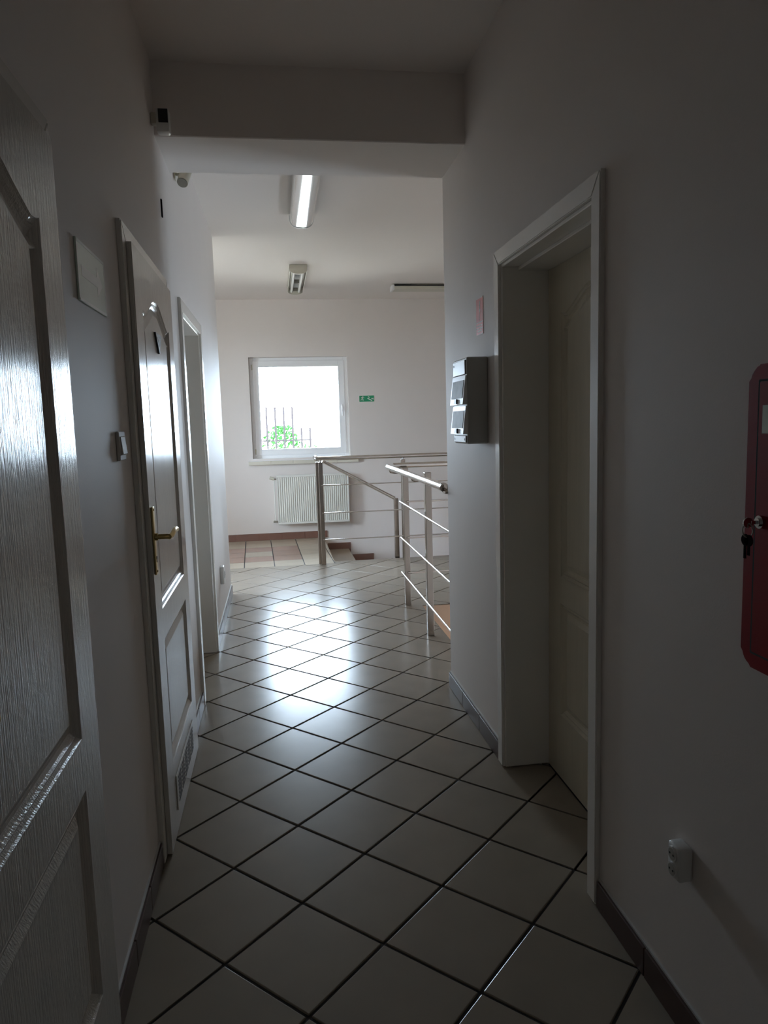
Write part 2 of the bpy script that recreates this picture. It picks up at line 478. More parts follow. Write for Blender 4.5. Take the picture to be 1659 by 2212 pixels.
def leaf(root, fmap, w, h, m, thick=.016, core=.036, z0=.006):
    st_, pz = .126, ((.835, 1.845, .068), (.27, .727, 0))
    outs = [arch_outline(st_, w - st_, a, c, A) for a, c, A in pz]
    bm = bmesh.new()
    def loop(pts, d):
        return [bm.verts.new(fmap(u, d, z)) for u, z in pts]
    rect = [(0, z0), (w, z0), (w, h), (0, h)]
    edges = []
    L = loop(rect, 0)
    for i in range(4): edges.append(bm.edges.new((L[i], L[(i + 1) % 4])))
    for o in outs:
        q = loop(o, 0)
        for i in range(len(q)): edges.append(bm.edges.new((q[i], q[(i + 1) % len(q)])))
    bmesh.ops.triangle_fill(bm, use_beauty=True, edges=edges)
    L2 = loop(rect, -thick)
    for i in range(4): bm.faces.new((L[i], L[(i + 1) % 4], L2[(i + 1) % 4], L2[i]))
    bm.faces.new(L2[::-1])
    c_ = [(.02, z0), (w - .02, z0), (w - .02, h - .02), (.02, h - .02)]
    A1, A2 = loop(c_, -thick - .0005), loop(c_, -core)
    bm.faces.new(A1); bm.faces.new(A2[::-1])
    for i in range(4): bm.faces.new((A1[i], A1[(i + 1) % 4], A2[(i + 1) % 4], A2[i]))
    mb = MB(); mb.bm.free(); mb.bm = bm
    lf = mb.build('leaf', m, root)
    for o in outs:
        bm = bmesh.new()
        prev = None
        for ins, d in PROF:
            pts = inset(o, ins) if ins else o
            q = [bm.verts.new(fmap(u, d, z)) for u, z in pts]
            if prev:
                for i in range(len(q)): bm.faces.new((prev[i], prev[(i + 1) % len(q)], q[(i + 1) % len(q)], q[i]))
            prev = q
        bm.faces.new(prev)
        mb = MB(); mb.bm.free(); mb.bm = bm
        pn = mb.build('panel', m, lf)
    return lf

def casing(root, side, ya, yb, ia, ib, ztop, zin, x_wall, x_front):
    """flat casing boards, mitred at the corners; outer ya..yb, inner ia..ib"""
    for poly in ([(ya, 0.004), (ia, 0.004), (ia, zin), (ya, ztop)], [(ib, 0.004), (yb, 0.004), (yb, ztop), (ib, zin)], [(ya, ztop), (ia, zin), (ib, zin), (yb, ztop)]):
        b = MB(); b.prism(poly, lambda y, z: (x_wall, y, z), lambda y, z: (x_front, y, z))
        top = [e for e in b.bm.edges if all(abs(v.co.x - x_front) < 1e-6 for v in e.verts)]
        bmesh.ops.bevel(b.bm, geom=top, offset=.003, segments=2, affect='EDGES')
        b.build('casing', M['casing'], root)

def brass_handle(root, y, z, xf):
    b = MB(); b.box(xf, xf + .007, y - .018, y + .018, z - .125, z + .10, bev=.003, seg=2)
    h = b.build('handle', M['brass'], root, smooth=True)
    for dz in (-.115, .09):
        b = MB(); b.cyl((xf + .006, y, z + dz), (xf + .009, y, z + dz), .004, 10); b.build('screw', M['brass'], h)
    b = MB(); b.cyl((xf + .007, y, z), (xf + .016, y, z), .012, 16); b.cyl((xf + .016, y, z), (xf + .055, y, z), .0085, 14)
    b.tube([(xf + .052, y - .008, z), (xf + .058, y + .012, z + .002), (xf + .060, y + .05, z + .010), (xf + .060, y + .085, z + .012), (xf + .060, y + .115, z + .007)], .009, 12)
    b.build('lever', M['brass'], h, smooth=True)
    b = MB(); b.cyl((xf + .0065, y, z - .07), (xf + .0085, y, z - .07), .006, 12); b.box(xf + .0065, xf + .0085, y - .002, y + .002, z - .085, z - .07)
    b.build('keyhole', M['dark'], h)

XC = XL + .016        # casing front on the left wall
XF = XL + .033        # leaf front on the left wall
doors = []
for idx, (a, c) in ((1, D1), (2, D2)):
    root = thing('door_%d' % idx, (XL, (a + c) / 2, 0), kind='structure')
    fm = lambda u, d, z, a=a: (XF + d, a + u, z)
    lf = leaf(root, fm, c - a, 2.03, M['door'])
    casing(root, 'l', a - .053, c + .053, a + .012, c - .012, 2.085, 2.018, XL + .0005, XC)
    for y_, (p, q) in ((0, (a + .012, a + .03)), (1, (c - .03, c - .012))):
        b = MB(); b.box(XL - .04, XL + .001, p, q, 0, 2.0); b.build('jamb', M['casing'], root)
    brass_handle(root, a + .035, 1.10, XF)
    for hz in (.34, 1.80):
        b = MB(); b.cyl((XF - .007, c + .003, hz - .035), (XF - .007, c + .003, hz + .035), .0055, 12)
        b.build('hinge', M['reflector'], root, smooth=True)
    doors.append(root)
d2 = doors[1]
# inverted triangle sign on the door with the grille
yc, zc = (D2[0] + D2[1]) / 2, 1.77
b = MB()
tri_o = [(yc - .055, zc + .032), (yc + .075, zc + .032), (yc + .012, zc - .04)]
b.prism(tri_o, lambda y, z: (XF - .006, y, z), lambda y, z: (XF + .001, y, z))
tsg = tag(b.build('triangle_sign', M['black'], d2), 'small black inverted triangle stuck on the door panel')
b = MB(); b.prism([(yc - .02, zc + .018), (yc + .042, zc + .018), (yc + .012, zc - .014)], lambda y, z: (XF + .001, y, z), lambda y, z: (XF + .0016, y, z)); b.build('centre', M['switch'], tsg)
# ventilation grille
gy0, gy1, gz0, gz1 = 2.575, 3.095, .075, .205
b = MB(); b.box(XF, XF + .004, gy0, gy1, gz0, gz1, bev=.0015)
gr = b.build('vent_grille', M['door'], d2)
b = MB()
ncol = 5
for i in range(ncol):
    w_ = (gy1 - gy0 - .05) / ncol
    ya = gy0 + .025 + i * w_
    for k in range(7):
        z = gz0 + .017 + k * .0145
        b.box(XF + .0035, XF + .0046, ya + .008, ya + w_ - .008, z, z + .0075)
tag(b.build('slot', M['dark'], gr), kind='stuff')

# third door on the left: deep niche
d3 = thing('door_3', (XL, 4.26, 0), kind='structure')
casing(d3, 'l', N3[0] - .07, N3[1] + .07, N3[0], N3[1], 2.092, OPH, XL + .0005, XC)
for p, q in ((N3[0], N3[0] + .012), (N3[1] - .012, N3[1])):
    b = MB(); b.box(-.655, XL + .004, p, q, .002, OPH, bev=.002); b.build('jamb', M['casing'], d3)
b = MB(); b.box(-.655, XL + .004, N3[0] + .012, N3[1] - .012, OPH - .012, OPH, bev=.002); b.build('jamb_head', M['casing'], d3)
leaf(d3, lambda u, d, z: (-.615 + d, N3[0] + .013 + u, z), N3[1] - N3[0] - .026, 2.015, M['door'])

# right door, leaf set deep in its lining
d4 = thing('door_4', (XR, 2.38, 0), kind='structure')
casing(d4, 'r', R4[0] - .055, R4[1] + .058, R4[0], R4[1], 2.103, 2.046, XR - .0005, XR - .016)
for p, q in ((R4[0], R4[0] + .012), (R4[1] - .012, R4[1])):
    b = MB(); b.box(XR - .004, 1.118, p, q, .006, 2.046, bev=.002); b.build('jamb', M['casing'], d4)
b = MB(); b.box(XR - .004, 1.118, R4[0] + .012, R4[1] - .012, 2.034, 2.046, bev=.002); b.box(XR + .06, 1.118, R4[0] + .012, R4[1] - .012, 2.022, 2.035, bev=.002)
b.build('jamb_head', M['casing'], d4)
leaf(d4, lambda u, d, z: (1.078 - d, R4[0] + .013 + u, z), R4[1] - R4[0] - .026, 2.021, M['door_r'])

# ------------------------------------------------------------------ windows
def window(idx, w, tiles=True):
    x0, x1, z0, z1 = w
    root = thing('window_%d' % idx, ((x0 + x1) / 2, YW + .12, z0), kind='structure')
    yf0, yf1 = YW + .095, YW + .165
    f = .052
    b = MB()
    b.box(x0, x0 + f, yf0, yf1, z0, z1, bev=.004).box(x1 - f, x1, yf0, yf1, z0, z1, bev=.004)
    b.box(x0 + f, x1 - f, yf0, yf1, z0, z0 + f, bev=.004).box(x0 + f, x1 - f, yf0, yf1, z1 - f, z1, bev=.004)
    b.build('window_frame', M['pvc'], root)
    s0, s1, q0, q1 = x0 + .04, x1 - .04, z0 + .04, z1 - .04
    ys0, ys1, s = YW + .075, YW + .145, .078
    b = MB()
    b.box(s0, s0 + s, ys0, ys1, q0, q1, bev=.006, seg=2).box(s1 - s, s1, ys0, ys1, q0, q1, bev=.006, seg=2)
    b.box(s0 + s - .004, s1 - s + .004, ys0, ys1, q0, q0 + s, bev=.006, seg=2).box(s0 + s - .004, s1 - s + .004, ys0, ys1, q1 - s, q1, bev=.006, seg=2)
    sash = b.build('sash', M['pvc'], root)
    b = MB(); b.box(s0 + s - .005, s1 - s + .005, YW + .11, YW + .116, q0 + s - .005, q1 - s + .005)
    b.build('pane', M['glass'], sash)
    hy = (z0 + z1) / 2
    b = MB(); b.box(s1 - .052, s1 - .026, ys0 - .012, ys0, hy - .035, hy + .035, bev=.004, seg=2); b.cyl((s1 - .039, ys0 - .012, hy), (s1 - .039, ys0 - .045, hy), .009)
    b.box(s1 - .049, s1 - .029, ys0 - .055, ys0 - .04, hy - .12, hy + .012, bev=.006, seg=2)
    b.build('window_handle', M['pvc'], sash, smooth=True)
    for hz in (q0 + .05, q1 - .08):
        b = MB(); b.cyl((s0 - .004, ys0 - .006, hz - .035), (s0 - .004, ys0 - .006, hz + .035), .008, 12)
        b.build('hinge', M['cream_pl'], sash, smooth=True)
    # inner sill of glazed tiles
    n = 5; xa, xb = x0 - .058, x1 + .1
    if not tiles: return root
    for k in range(n):
        p, q = xa + (xb - xa) * k / n, xa + (xb - xa) * (k + 1) / n
        b = MB(); b.box(p + .001, q - .001, YW - .045, YW - .0005, z0 - .075, z0 - .027, bev=.004, seg=2)
        b.build('sill_tile', M['sill'], root)
    b = MB(); b.box(xa, xb, YW - .045, YW - .001, z0 - .0265, z0 - .022, bev=.001); b.box(x0 + .001, x1 - .001, YW - .001, YW + .095, z0, z0 + .004)
    b.build('sill_top', M['pvc'], root)
    return root
window(1, WIN)
window(2, ADDED_WIN2, False)  # added out of view for more daylight in the far room
def added_side_window(idx, w, xa, xb):
    root = thing('window_%d' % idx, (xa, (w[0] + w[1]) / 2, w[2]), kind='structure')  # both side windows are added, unseen, for their daylight
    f = .07; ym = (w[0] + w[1]) / 2
    for r_ in ((w[0], w[0] + f, w[2], w[3]), (w[1] - f, w[1], w[2], w[3]), (w[0] + f, w[1] - f, w[2], w[2] + f), (w[0] + f, w[1] - f, w[3] - f, w[3]), (ym - f / 2, ym + f / 2, w[2] + f, w[3] - f)):
        b = MB(); b.box(xa, xb, *r_, bev=.004); b.build('window_frame', M['pvc'], root)
    for a_, c_ in ((w[0] + f, ym - f / 2), (ym + f / 2, w[1] - f)):
        b = MB(); b.box((xa + xb) / 2 - .003, (xa + xb) / 2 + .003, a_, c_, w[2] + f, w[3] - f); b.build('pane', M['glass'], root)
added_side_window(3, ADDED_WIN3, 4.68, 4.75)
added_side_window(4, ADDED_WIN4, -3.35, -3.28)

# ------------------------------------------------------------------ radiator
rx0, rx1, rz0, rz1 = -.02, .893, .205, .835
ry1 = YW - .035; ry0 = ry1 - .075
rad = thing('radiator', ((rx0 + rx1) / 2, ry1, rz0), 'white ribbed panel radiator on the far wall below the window', 'radiator')
b = MB()
n = 34; pts = [(rx0 + .012, 0)]
wv = (rx1 - rx0 - .024) / n
for k in range(n):
    a = rx0 + .012 + k * wv
    pts += [(a + wv * .12, .0), (a + wv * .3, .008), (a + wv * .7, .008), (a + wv * .88, 0)]
pts.append((rx1 - .012, 0))
bm = b.bm
lo = [bm.verts.new((x, ry0 + d, rz0 + .03)) for x, d in pts]; hi = [bm.verts.new((x, ry0 + d, rz1 - .03)) for x, d in pts]
for i in range(len(pts) - 1): bm.faces.new((lo[i], lo[i + 1], hi[i + 1], hi[i]))
b.box(rx0, rx1, ry0 + .0085, ry0 + .02, rz0 + .005, rz1 - .005, bev=.003)
b.box(rx0, rx1, ry0, ry0 + .012, rz0, rz0 + .03, bev=.004).box(rx0, rx1, ry0, ry0 + .012, rz1 - .03, rz1, bev=.004)
b.box(rx0, rx0 + .012, ry0, ry0 + .012, rz0 + .02, rz1 - .02).box(rx1 - .012, rx1, ry0, ry0 + .012, rz0 + .02, rz1 - .02)
b.build('front_panel', M['rad'], rad)
b = MB(); b.box(rx0, rx0 + .004, ry0 + .01, ry1, rz0 + .02, rz1 - .004); b.build('side_panel', M['rad'], rad)
b = MB(); b.box(rx1 - .004, rx1, ry0 + .01, ry1, rz0 + .02, rz1 - .004); b.build('side_panel', M['rad'], rad)
b = MB(); b.box(rx0 + .02, rx1 - .02, ry1 - .018, ry1, rz0 + .02, rz1 - .02); b.build('rear_panel', M['rad'], rad)
b = MB()
for k in range(40):
    x = rx0 + .01 + k * (rx1 - rx0 - .02) / 39
    b.box(x - .003, x + .003, ry0 + .012, ry1 - .002, rz1 - .012, rz1 - .003)
tag(b.build('top_grille', M['rad'], rad), kind='stuff')
b = MB(); b.cyl((rx0, ry0 + .045, rz1 - .05), (rx0 - .03, ry0 + .045, rz1 - .05), .012); b.build('valve', M['chrome'], rad, smooth=True)
b = MB(); b.cyl((rx0 - .03, ry0 + .045, rz1 - .045), (rx0 - .085, ry0 + .045, rz1 - .03), .022, 18, r2=.02); b.build('thermostat_knob', M['cream_pl'], rad, smooth=True)
b = MB(); b.tube([(rx0 - .03, ry0 + .045, rz1 - .055), (rx0 - .032, ry0 + .05, rz0 + .05)], .006); b.build('pipe', M['rad'], rad, smooth=True)
b = MB(); b.cyl((rx0, ry0 + .045, rz0 + .035), (rx0 - .06, ry0 + .045, rz0 + .035), .011).cyl((rx0 - .045, ry0 + .045, rz0 + .035), (rx0 - .045, YW - .001, rz0 + .035), .009)
b.build('return_valve', M['reflector'], rad, smooth=True)
for x in (rx0 + .15, rx1 - .15):
    b = MB(); b.box(x - .015, x + .015, ry1, YW - .0005, rz0 + .1, rz1 - .1); b.build('bracket', M['rad'], rad)

# ------------------------------------------------------------------ balustrades
def post(root, x, y, z0, z1, w=.044):
    b = MB(); b.box(x - w / 2, x + w / 2, y - w / 2, y + w / 2, z0, z1, bev=.003, seg=2)
    return b.build('post', M['steel'], root)
RZ = (.265, .545, .832)
YB = 7.49
far_b = thing('balustrade', (.44, YB, 0), 'farther steel guard rail with a sloping stair rail, running right from below the window', 'railing')
post(far_b, .437, YB, 0, 1.07)
post(far_b, .405, YB + .055, 0, 1.07, .032)
post(far_b, 1.30, YB, 0, 1.07)
post(far_b, 2.25, YB, 0, 1.07)
b = MB(); b.cyl((.40, YB, 1.108), (3.2, YB, 1.108), .021, 20); b.build('handrail', M['rail'], far_b, smooth=True)
b = MB(); b.sphere((.40, YB + .01, 1.108), .027, 16); b.cyl((.40, YB, 1.108), (.385, YB + .055, 1.12), .022, 16); b.build('end_cap', M['chrome'], far_b, smooth=True)
for x in (.437, 1.30, 2.25):
    b = MB(); b.cyl((x, YB, 1.07), (x, YB, 1.09), .009, 12); b.build('peg', M['chrome'], far_b, smooth=True)
for z in RZ:
    b = MB(); b.cyl((.437, YB - .027, z), (3.2, YB - .027, z), .0062, 12); b.build('rail_bar', M['rail'], far_b, smooth=True)

# sloping rail of the stair behind it
sr = far_b
SY = YS + .06
b = MB(); b.cyl((.47, SY, 1.075), (1.235, SY, .645), .018, 18); tag(b.build('sloping_handrail', M['rail'], sr, smooth=True), 'sloping stair handrail descending to the right')
b = MB(); b.box(1.225, 1.272, SY - .02, SY + .02, -RISE * 3 + .001, .645, bev=.003); b.build('post', M['steel'], sr)
b = MB(); b.cyl((.475, SY, 1.07), (.44, YB + .02, 1.04), .010, 12); b.build('bracket', M['chrome'], sr, smooth=True)

near_b = thing('balustrade', (.985, 4.74, 0), 'nearer stainless steel guard rail starting at the right wall corner, with a gleaming handrail', 'railing')
PX = .987
post(near_b, PX, 4.74, 0, 1.117)
post(near_b, PX, 5.60, 0, 1.10)
post(near_b, 1.95, 5.60, 0, 1.10)
HX = .885
b = MB(); b.cyl((.86, 5.62, 1.108), (HX + .005, 3.86, 1.095), .0215, 22); b.build('handrail', M['rail'], near_b, smooth=True)
b = MB(); b.sphere((HX + .005, 3.85, 1.095), .0255, 16); b.cyl((HX + .005, 3.87, 1.095), (HX + .005, 3.83, 1.095), .0245, 20)
b.box(HX - .005, HX + .035, YB1 + .002, 3.84, 1.066, 1.080, bev=.002)
b.cyl((HX + .028, YB1 + .0005, 1.075), (HX + .028, YB1 + .008, 1.075), .016, 18); b.build('wall_bracket', M['steel'], near_b, smooth=True)
b = MB(); b.cyl((.90, 5.64, 1.118), (2.9, 5.64, 1.118), .0205, 20); b.build('handrail', M['rail'], near_b, smooth=True)
for (yy) in (4.74, 5.58):
    b = MB(); b.tube([(PX - .021, yy, 1.062), (.90, yy, 1.062), (.884 if yy < 5 else .868, yy, 1.07), (.880 if yy < 5 else .864, yy, 1.085)], .007, 10); b.build('bracket', M['steel'], near_b, smooth=True)
for z in RZ:
    b = MB(); b.cyl((.945, 5.62, z), (.925, 3.775, z + .012), .0065, 12); b.build('rail_bar', M['rail'], near_b, smooth=True)
    b = MB(); b.cyl((PX, 5.572, z + .003), (2.9, 5.572, z + .003), .0065, 12); b.build('rail_bar', M['rail'], near_b, smooth=True)

# ------------------------------------------------------------------ ceiling lamps
def arc(cx, zt, w, drop, n=14):
    pw = lambda v, e: math.copysign(abs(v) ** e, v)
    return [(cx + w / 2 * pw(math.cos(math.pi * k / n + math.pi), .85), zt + drop * pw(math.sin(math.pi * k / n + math.pi), .6)) for k in range(n + 1)]
lamp1 = thing('ceiling_lamp', (.262, 5.0, ZF), 'ceiling lamp with a smooth polished trough, nearest, just beyond the beam', 'lamp')
cx, w_ = .262, .178
b = MB(); b.box(cx - .07, cx + .07, 4.42, 5.66, ZF - .012, ZF - .0005); b.build('housing', M['white_pl'], lamp1)
b = MB()
a_ = arc(cx, ZF - .012, w_, .088, 20)
r0 = [b.bm.verts.new((x, 4.44, z)) for x, z in a_]; r1 = [b.bm.verts.new((x, 5.66, z)) for x, z in a_]
for i in range(20): b.bm.faces.new((r0[i], r0[i + 1], r1[i + 1], r1[i]))
b.build('reflector_trough', M['lampshell'], lamp1, smooth=True)
for ya, yb in ((4.425, 4.44), (5.66, 5.675)):
    b = MB(); b.prism(arc(cx, ZF - .001, w_ + .006, .103, 20), lambda x, z: (x, ya, z), lambda x, z: (x, yb, z)); b.build('end_cap', M['white_pl'], lamp1)

def open_lamp(name, cx, ya, yb, label):
    root = thing(name, (cx, (ya + yb) / 2, ZF), label, 'lamp')
    w = .172
    b = MB(); b.box(cx - .068, cx + .068, ya + .01, yb - .01, ZF - .03, ZF - .0005, bev=.004); b.build('housing', M['reflector'], root)
    for p, q in ((ya, ya + .016), (yb - .016, yb)):
        b = MB(); pl = [(cx - w / 2, ZF - .004), (cx - w / 2, ZF - .055)] + [(cx + (w / 2) * math.sin(t), ZF - .055 - .038 * math.cos(t)) for t in [(-1 + k / 6) * math.pi / 2 for k in range(1, 12)]] + [(cx + w / 2, ZF - .055), (cx + w / 2, ZF - .004)]
        b.prism(pl, lambda x, z: (x, p, z), lambda x, z: (x, q, z)); b.build('end_cap', M['cream_pl'], root)
    for dx in (-.042, .042):
        b = MB(); b.cyl((cx + dx, ya + .016, ZF - .058), (cx + dx, yb - .016, ZF - .058), .0135, 14); b.build('lamp_tube', M['tube'], root, smooth=True)
    for s in (-1, 1):
        b = MB(); b.box(cx + s * .083 - .002, cx + s * .083 + .002, ya + .014, yb - .014, ZF - .062, ZF - .012); b.build('side_reflector', M['cream_pl'], root)
    n = 5
    for k in range(n):
        y = ya + .016 + (yb - ya - .032) * (k + .5) / n
        b = MB(); b.box(cx - .026, cx + .026, y - .003, y + .003, ZF - .075, ZF - .03); b.build('louvre_blade', M['white_pl'] if k % 2 else M['reflector'], root)
    return root
open_lamp('ceiling_lamp', .29, 7.36, 8.52, 'open ceiling lamp with two white tubes, seen end-on above the window')
# third lamp lies across
l3 = thing('ceiling_lamp', (2.0, 8.4, ZF), 'slim ceiling lamp lying crosswise near the far wall, half hidden by the right wall corner', 'lamp')
b = MB(); b.box(1.40, 2.60, 8.35, 8.48, ZF - .028, ZF - .012, bev=.003); b.build('housing', M['black'], l3)  # black strip in place of the shadow gap above the lamp
b = MB(); b.box(1.6, 2.4, 8.37, 8.46, ZF - .0125, ZF - .0005); b.build('mount', M['reflector'], l3)
b = MB(); b.box(1.385, 2.615, 8.33, 8.50, ZF - .066, ZF - .027, bev=.01, seg=2); b.build('diffuser', M['cream_pl'], l3)
b = MB(); b.box(1.375, 1.40, 8.325, 8.505, ZF - .07, ZF - .012, bev=.004); b.build('end_cap', M['white_pl'], l3)

# ------------------------------------------------------------------ small things on the walls
# exit sign
es = thing('exit_sign', (1.173, YW, 1.735), 'small green emergency exit sign with a running figure and stairs, right of the window', 'sign')
ex0, ex1, ez0, ez1 = 1.079, 1.268, 1.733, 1.809
b = MB(); b.box(ex0, ex1, YW - .004, YW - .0005, ez0, ez1); b.build('plate', M['green'], es)
def fl(polys, name, m, root, f, dz):
    b = MB()
    for p in polys:
        b.prism(p, lambda u, v: f(u, v, 0), lambda u, v: f(u, v, dz))
    return b.build(name, m, root)
def strip(p, q, w):
    p, q = Vector(p), Vector(q); n = (q - p).normalized(); n = Vector((-n.y, n.x)) * w / 2
    return [tuple(p - n), tuple(q - n), tuple(q + n), tuple(p + n)]
def disc(c, r, n=10): return [(c[0] + r * math.cos(2 * math.pi * k / n), c[1] + r * math.sin(2 * math.pi * k / n)) for k in range(n)]
fe = lambda u, v, d: (ex0 + u, YW - .004 - d, ez0 + v)
man = [disc((.046, .064), .0065), strip((.042, .057), (.035, .034), .013), strip((.036, .037), (.05, .026), .007), strip((.05, .026), (.046, .010), .007),
       strip((.035, .036), (.026, .022), .007), strip((.026, .022), (.012, .02), .007), strip((.042, .055), (.056, .047), .006), strip((.056, .047), (.062, .054), .005),
       strip((.040, .055), (.026, .054), .006), strip((.026, .054), (.02, .044), .005)]
fl(man, 'running_figure', M['sticker_w'], es, fe, .0006)
stp = [strip((.105, .042), (.165, .010), .012), strip((.112, .062), (.135, .052), .009), strip((.155, .04), (.178, .033), .011), strip((.178, .025), (.178, .045), .008), strip((.118, .066), (.118, .054), .008)]
fl(stp, 'stairs_symbol', M['sticker_w'], es, fe, .0006)

# red electrical warning sticker
ws = thing('warning_sticker', (XR, 3.11, 1.82), 'red sticker with a white lightning bolt on the right wall above the fuse box', 'sticker')
sy0, sy1, sz0, sz1 = 3.06, 3.165, 1.818, 1.975
b = MB(); b.box(XR - .0016, XR - .0003, sy0, sy1, sz0, sz1); b.build('sheet', M['sticker'], ws)
fs = lambda u, v, d: (XR - .0016 - d, sy1 - u, sz0 + v)
fl([[(.056, .142), (.044, .098), (.053, .100), (.046, .062), (.063, .108), (.054, .106), (.066, .142)]], 'lightning_bolt', M['sticker_w'], ws, fs, .0004)
for v_ in (.0525, .155, .0015):
    fl([strip((.0, v_), (.105, v_), .003)], 'border_line', M['sticker_w'], ws, fs, .0004)
lines = []
for v, segs in ((.039, ((.014, .03), (.034, .06), (.064, .092))), (.027, ((.012, .045), (.05, .094))), (.016, ((.02, .06), (.064, .086)))):
    lines += [strip((a, v), (c, v), .0045) for a, c in segs]
fl(lines, 'print_line', M['sticker_w'], ws, fs, .0004)

# fuse box
fb = thing('fuse_box', (XR, 3.11, 1.352), 'grey surface mounted fuse box with two flap covers on the right wall', 'fuse box')
b = MB(); b.box(.802, XR - .0005, 3.0, 3.225, 1.352, 1.716, bev=.006, seg=2); b.build('housing', M['box'], fb)
for p_, q_ in ((1.645, 1.706), (1.358, 1.388)):
    b = MB(); b.box(.796, .803, 3.012, 3.213, p_, q_, bev=.002); b.build('front_plate', M['box'], fb)
for (zt, zb) in ((1.641, 1.520), (1.513, 1.394)):
    xt, xb = .796, .782
    def q3(y, t, off=0.0): return (xt + (xb - xt) * t - off, y, zt + (zb - zt) * t)
    ya, yb = 3.002, 3.222
    b = MB(); b.prism([(ya, 0), (yb, 0), (yb, 1), (ya, 1)], lambda y, t: (.803, y, zt + (zb - zt) * t), lambda y, t: q3(y, t)); b.build
    cv = b.build('flap_cover', M['white_pl'], fb)
    b = MB(); b.prism([(ya + .016, .16), (yb - .016, .16), (yb - .016, .78), (ya + .016, .78)], lambda y, t: q3(y, t), lambda y, t: q3(y, t, .0015)); b.build('cover_window', M['smoke'], cv)
    b = MB(); b.prism([(3.09, .97), (3.135, .97), (3.128, .88), (3.128, .80), (3.097, .80), (3.097, .88)], lambda y, t: q3(y, t), lambda y, t: q3(y, t, .006)); b.build('latch', M['black'], cv)
for sy_, sz_ in ((3.03, 1.372), (3.2, 1.372), (3.2, 1.69)):
    b = MB(); b.cyl((.795, sy_, sz_), (.797, sy_, sz_), .005, 10); b.build('screw', M['black'], fb)

# red fire cabinet at the right edge of the frame
fc = thing('fire_hose_cabinet', (XR, .90, .97), 'dark red metal fire hose cabinet on the right wall, cut by the frame edge', 'cabinet')
cy0, cy1, cz0, cz1 = .55, 1.232, .977, 1.536
def rrect(a, c, d, e, r, n=6):
    pts = []
    for cx_, cz_, t0 in ((c - r, e - r, 0), (a + r, e - r, 1), (a + r, d + r, 2), (c - r, d + r, 3)):
        for k in range(n + 1):
            t = (t0 + k / n) * math.pi / 2
            pts.append((cx_ + r * math.cos(t), cz_ + r * math.sin(t)))
    return pts
b = MB(); b.prism(rrect(cy0, cy1, cz0, cz1, .03), lambda y, z: (XR - .0005, y, z), lambda y, z: (.86, y, z))
top = [e for e in b.bm.edges if all(abs(v.co.x - .86) < 1e-6 for v in e.verts)]
bmesh.ops.bevel(b.bm, geom=top, offset=.005, segments=2, affect='EDGES')
b.build('housing', M['red'], fc, smooth=True)
b = MB(); b.prism(rrect(cy0 + .027, cy1 - .027, cz0 + .027, cz1 - .027, .004), lambda y, z: (.8605, y, z), lambda y, z: (.8597, y, z)); fr = b.build('door_gap', M['dark'], fc)
b = MB(); b.prism(rrect(cy0 + .032, cy1 - .0315, cz0 + .031, cz1 - .031, .004), lambda y, z: (.8604, y, z), lambda y, z: (.859, y, z)); dr = b.build('cabinet_door', M['red'], fc)
b = MB(); b.box(.8582, .8592, 1.06, 1.190, 1.413, 1.463); b.build('label_plate', M['sign_w'], dr)
b = MB(); b.cyl((.859, 1.183, 1.254), (.853, 1.183, 1.254), .012, 18); b.cyl((.853, 1.183, 1.254), (.849, 1.183, 1.254), .008, 14); b.build('lock', M['chrome'], dr, smooth=True)
ky = thing('key_ring', (.842, 1.180, 1.24), 'bunch of small keys hanging from the lock of the red cabinet', 'keys')
b = MB(); b.box(.838, .8488, 1.1805, 1.1855, 1.251, 1.257); b.cyl((.832, 1.1815, 1.254), (.832, 1.1845, 1.254), .0095, 16); b.build('key', M['chrome'], ky, smooth=True)
b = MB(); b.tube([(.832 - .004 * math.sin(t), 1.183 + .009 * math.sin(t), 1.240 + .013 * math.cos(t)) for t in [2 * math.pi * k / 20 for k in range(21)]], .0012, 6); b.build('ring', M['reflector'], ky, smooth=True)
for dy, tl in ((-.005, .018), (.005, .025)):
    b = MB(); b.cyl((.831, 1.184 + dy, 1.222), (.8335, 1.184 + dy, 1.222), .0105, 14); b.box(.8312, .8332, 1.181 + dy, 1.187 + dy, 1.213 - tl, 1.214)
    b.build('key', M['fence'], ky)

# socket low on the right wall
def socket(name, loc, sgn, yc, zc, x_wall, label, depth=.036, w=.046, h=.075, kind='double'):
    root = thing(name, loc, label, 'socket')
    xo = x_wall + sgn * depth
    p, q = sorted((x_wall + sgn * .0005, xo))
    b = MB(); b.box(p, q, yc - w / 2, yc + w / 2, zc - h / 2, zc + h / 2, bev=.007, seg=3); b.build('socket_box', M['white_pl'], root, smooth=True)
    for dz in ((-h * .23, h * .23) if kind == 'double' else (0,)):
        b = MB(); r_ = min(w * .4, h * .21) if kind == 'double' else w * .36
        a0, a1 = xo - sgn * .0005, xo + sgn * .004
        b.cyl((a0, yc, zc + dz), (a1, yc, zc + dz), r_, 22); ring = b.build('outlet', M['white_pl'], root, smooth=True)
        b = MB()
        b.cyl((a1, yc, zc + dz), (a1 + sgn * .0006, yc, zc + dz), r_ * .8, 22); b.build('recess', M['box'], ring)
        b = MB(); b.cyl((a1, yc - r_ * .4, zc + dz), (a1 + sgn * .0012, yc - r_ * .4, zc + dz), .0025, 8).cyl((a1, yc + r_ * .4, zc + dz), (a1 + sgn * .0012, yc + r_ * .4, zc + dz), .0025, 8); b.build('pin_hole', M['dark'], ring)
    return root
socket('wall_socket', (XR, 1.44, .40), -1, 1.447, .432, XR, 'white surface mounted socket low on the right wall, nearest', w=.05, h=.082)
socket('wall_socket', (XL, 5.35, .34), 1, 5.33, .385, XL, 'small white socket low on the left wall, just before its far corner', depth=.03, w=.075, h=.13, kind='single')

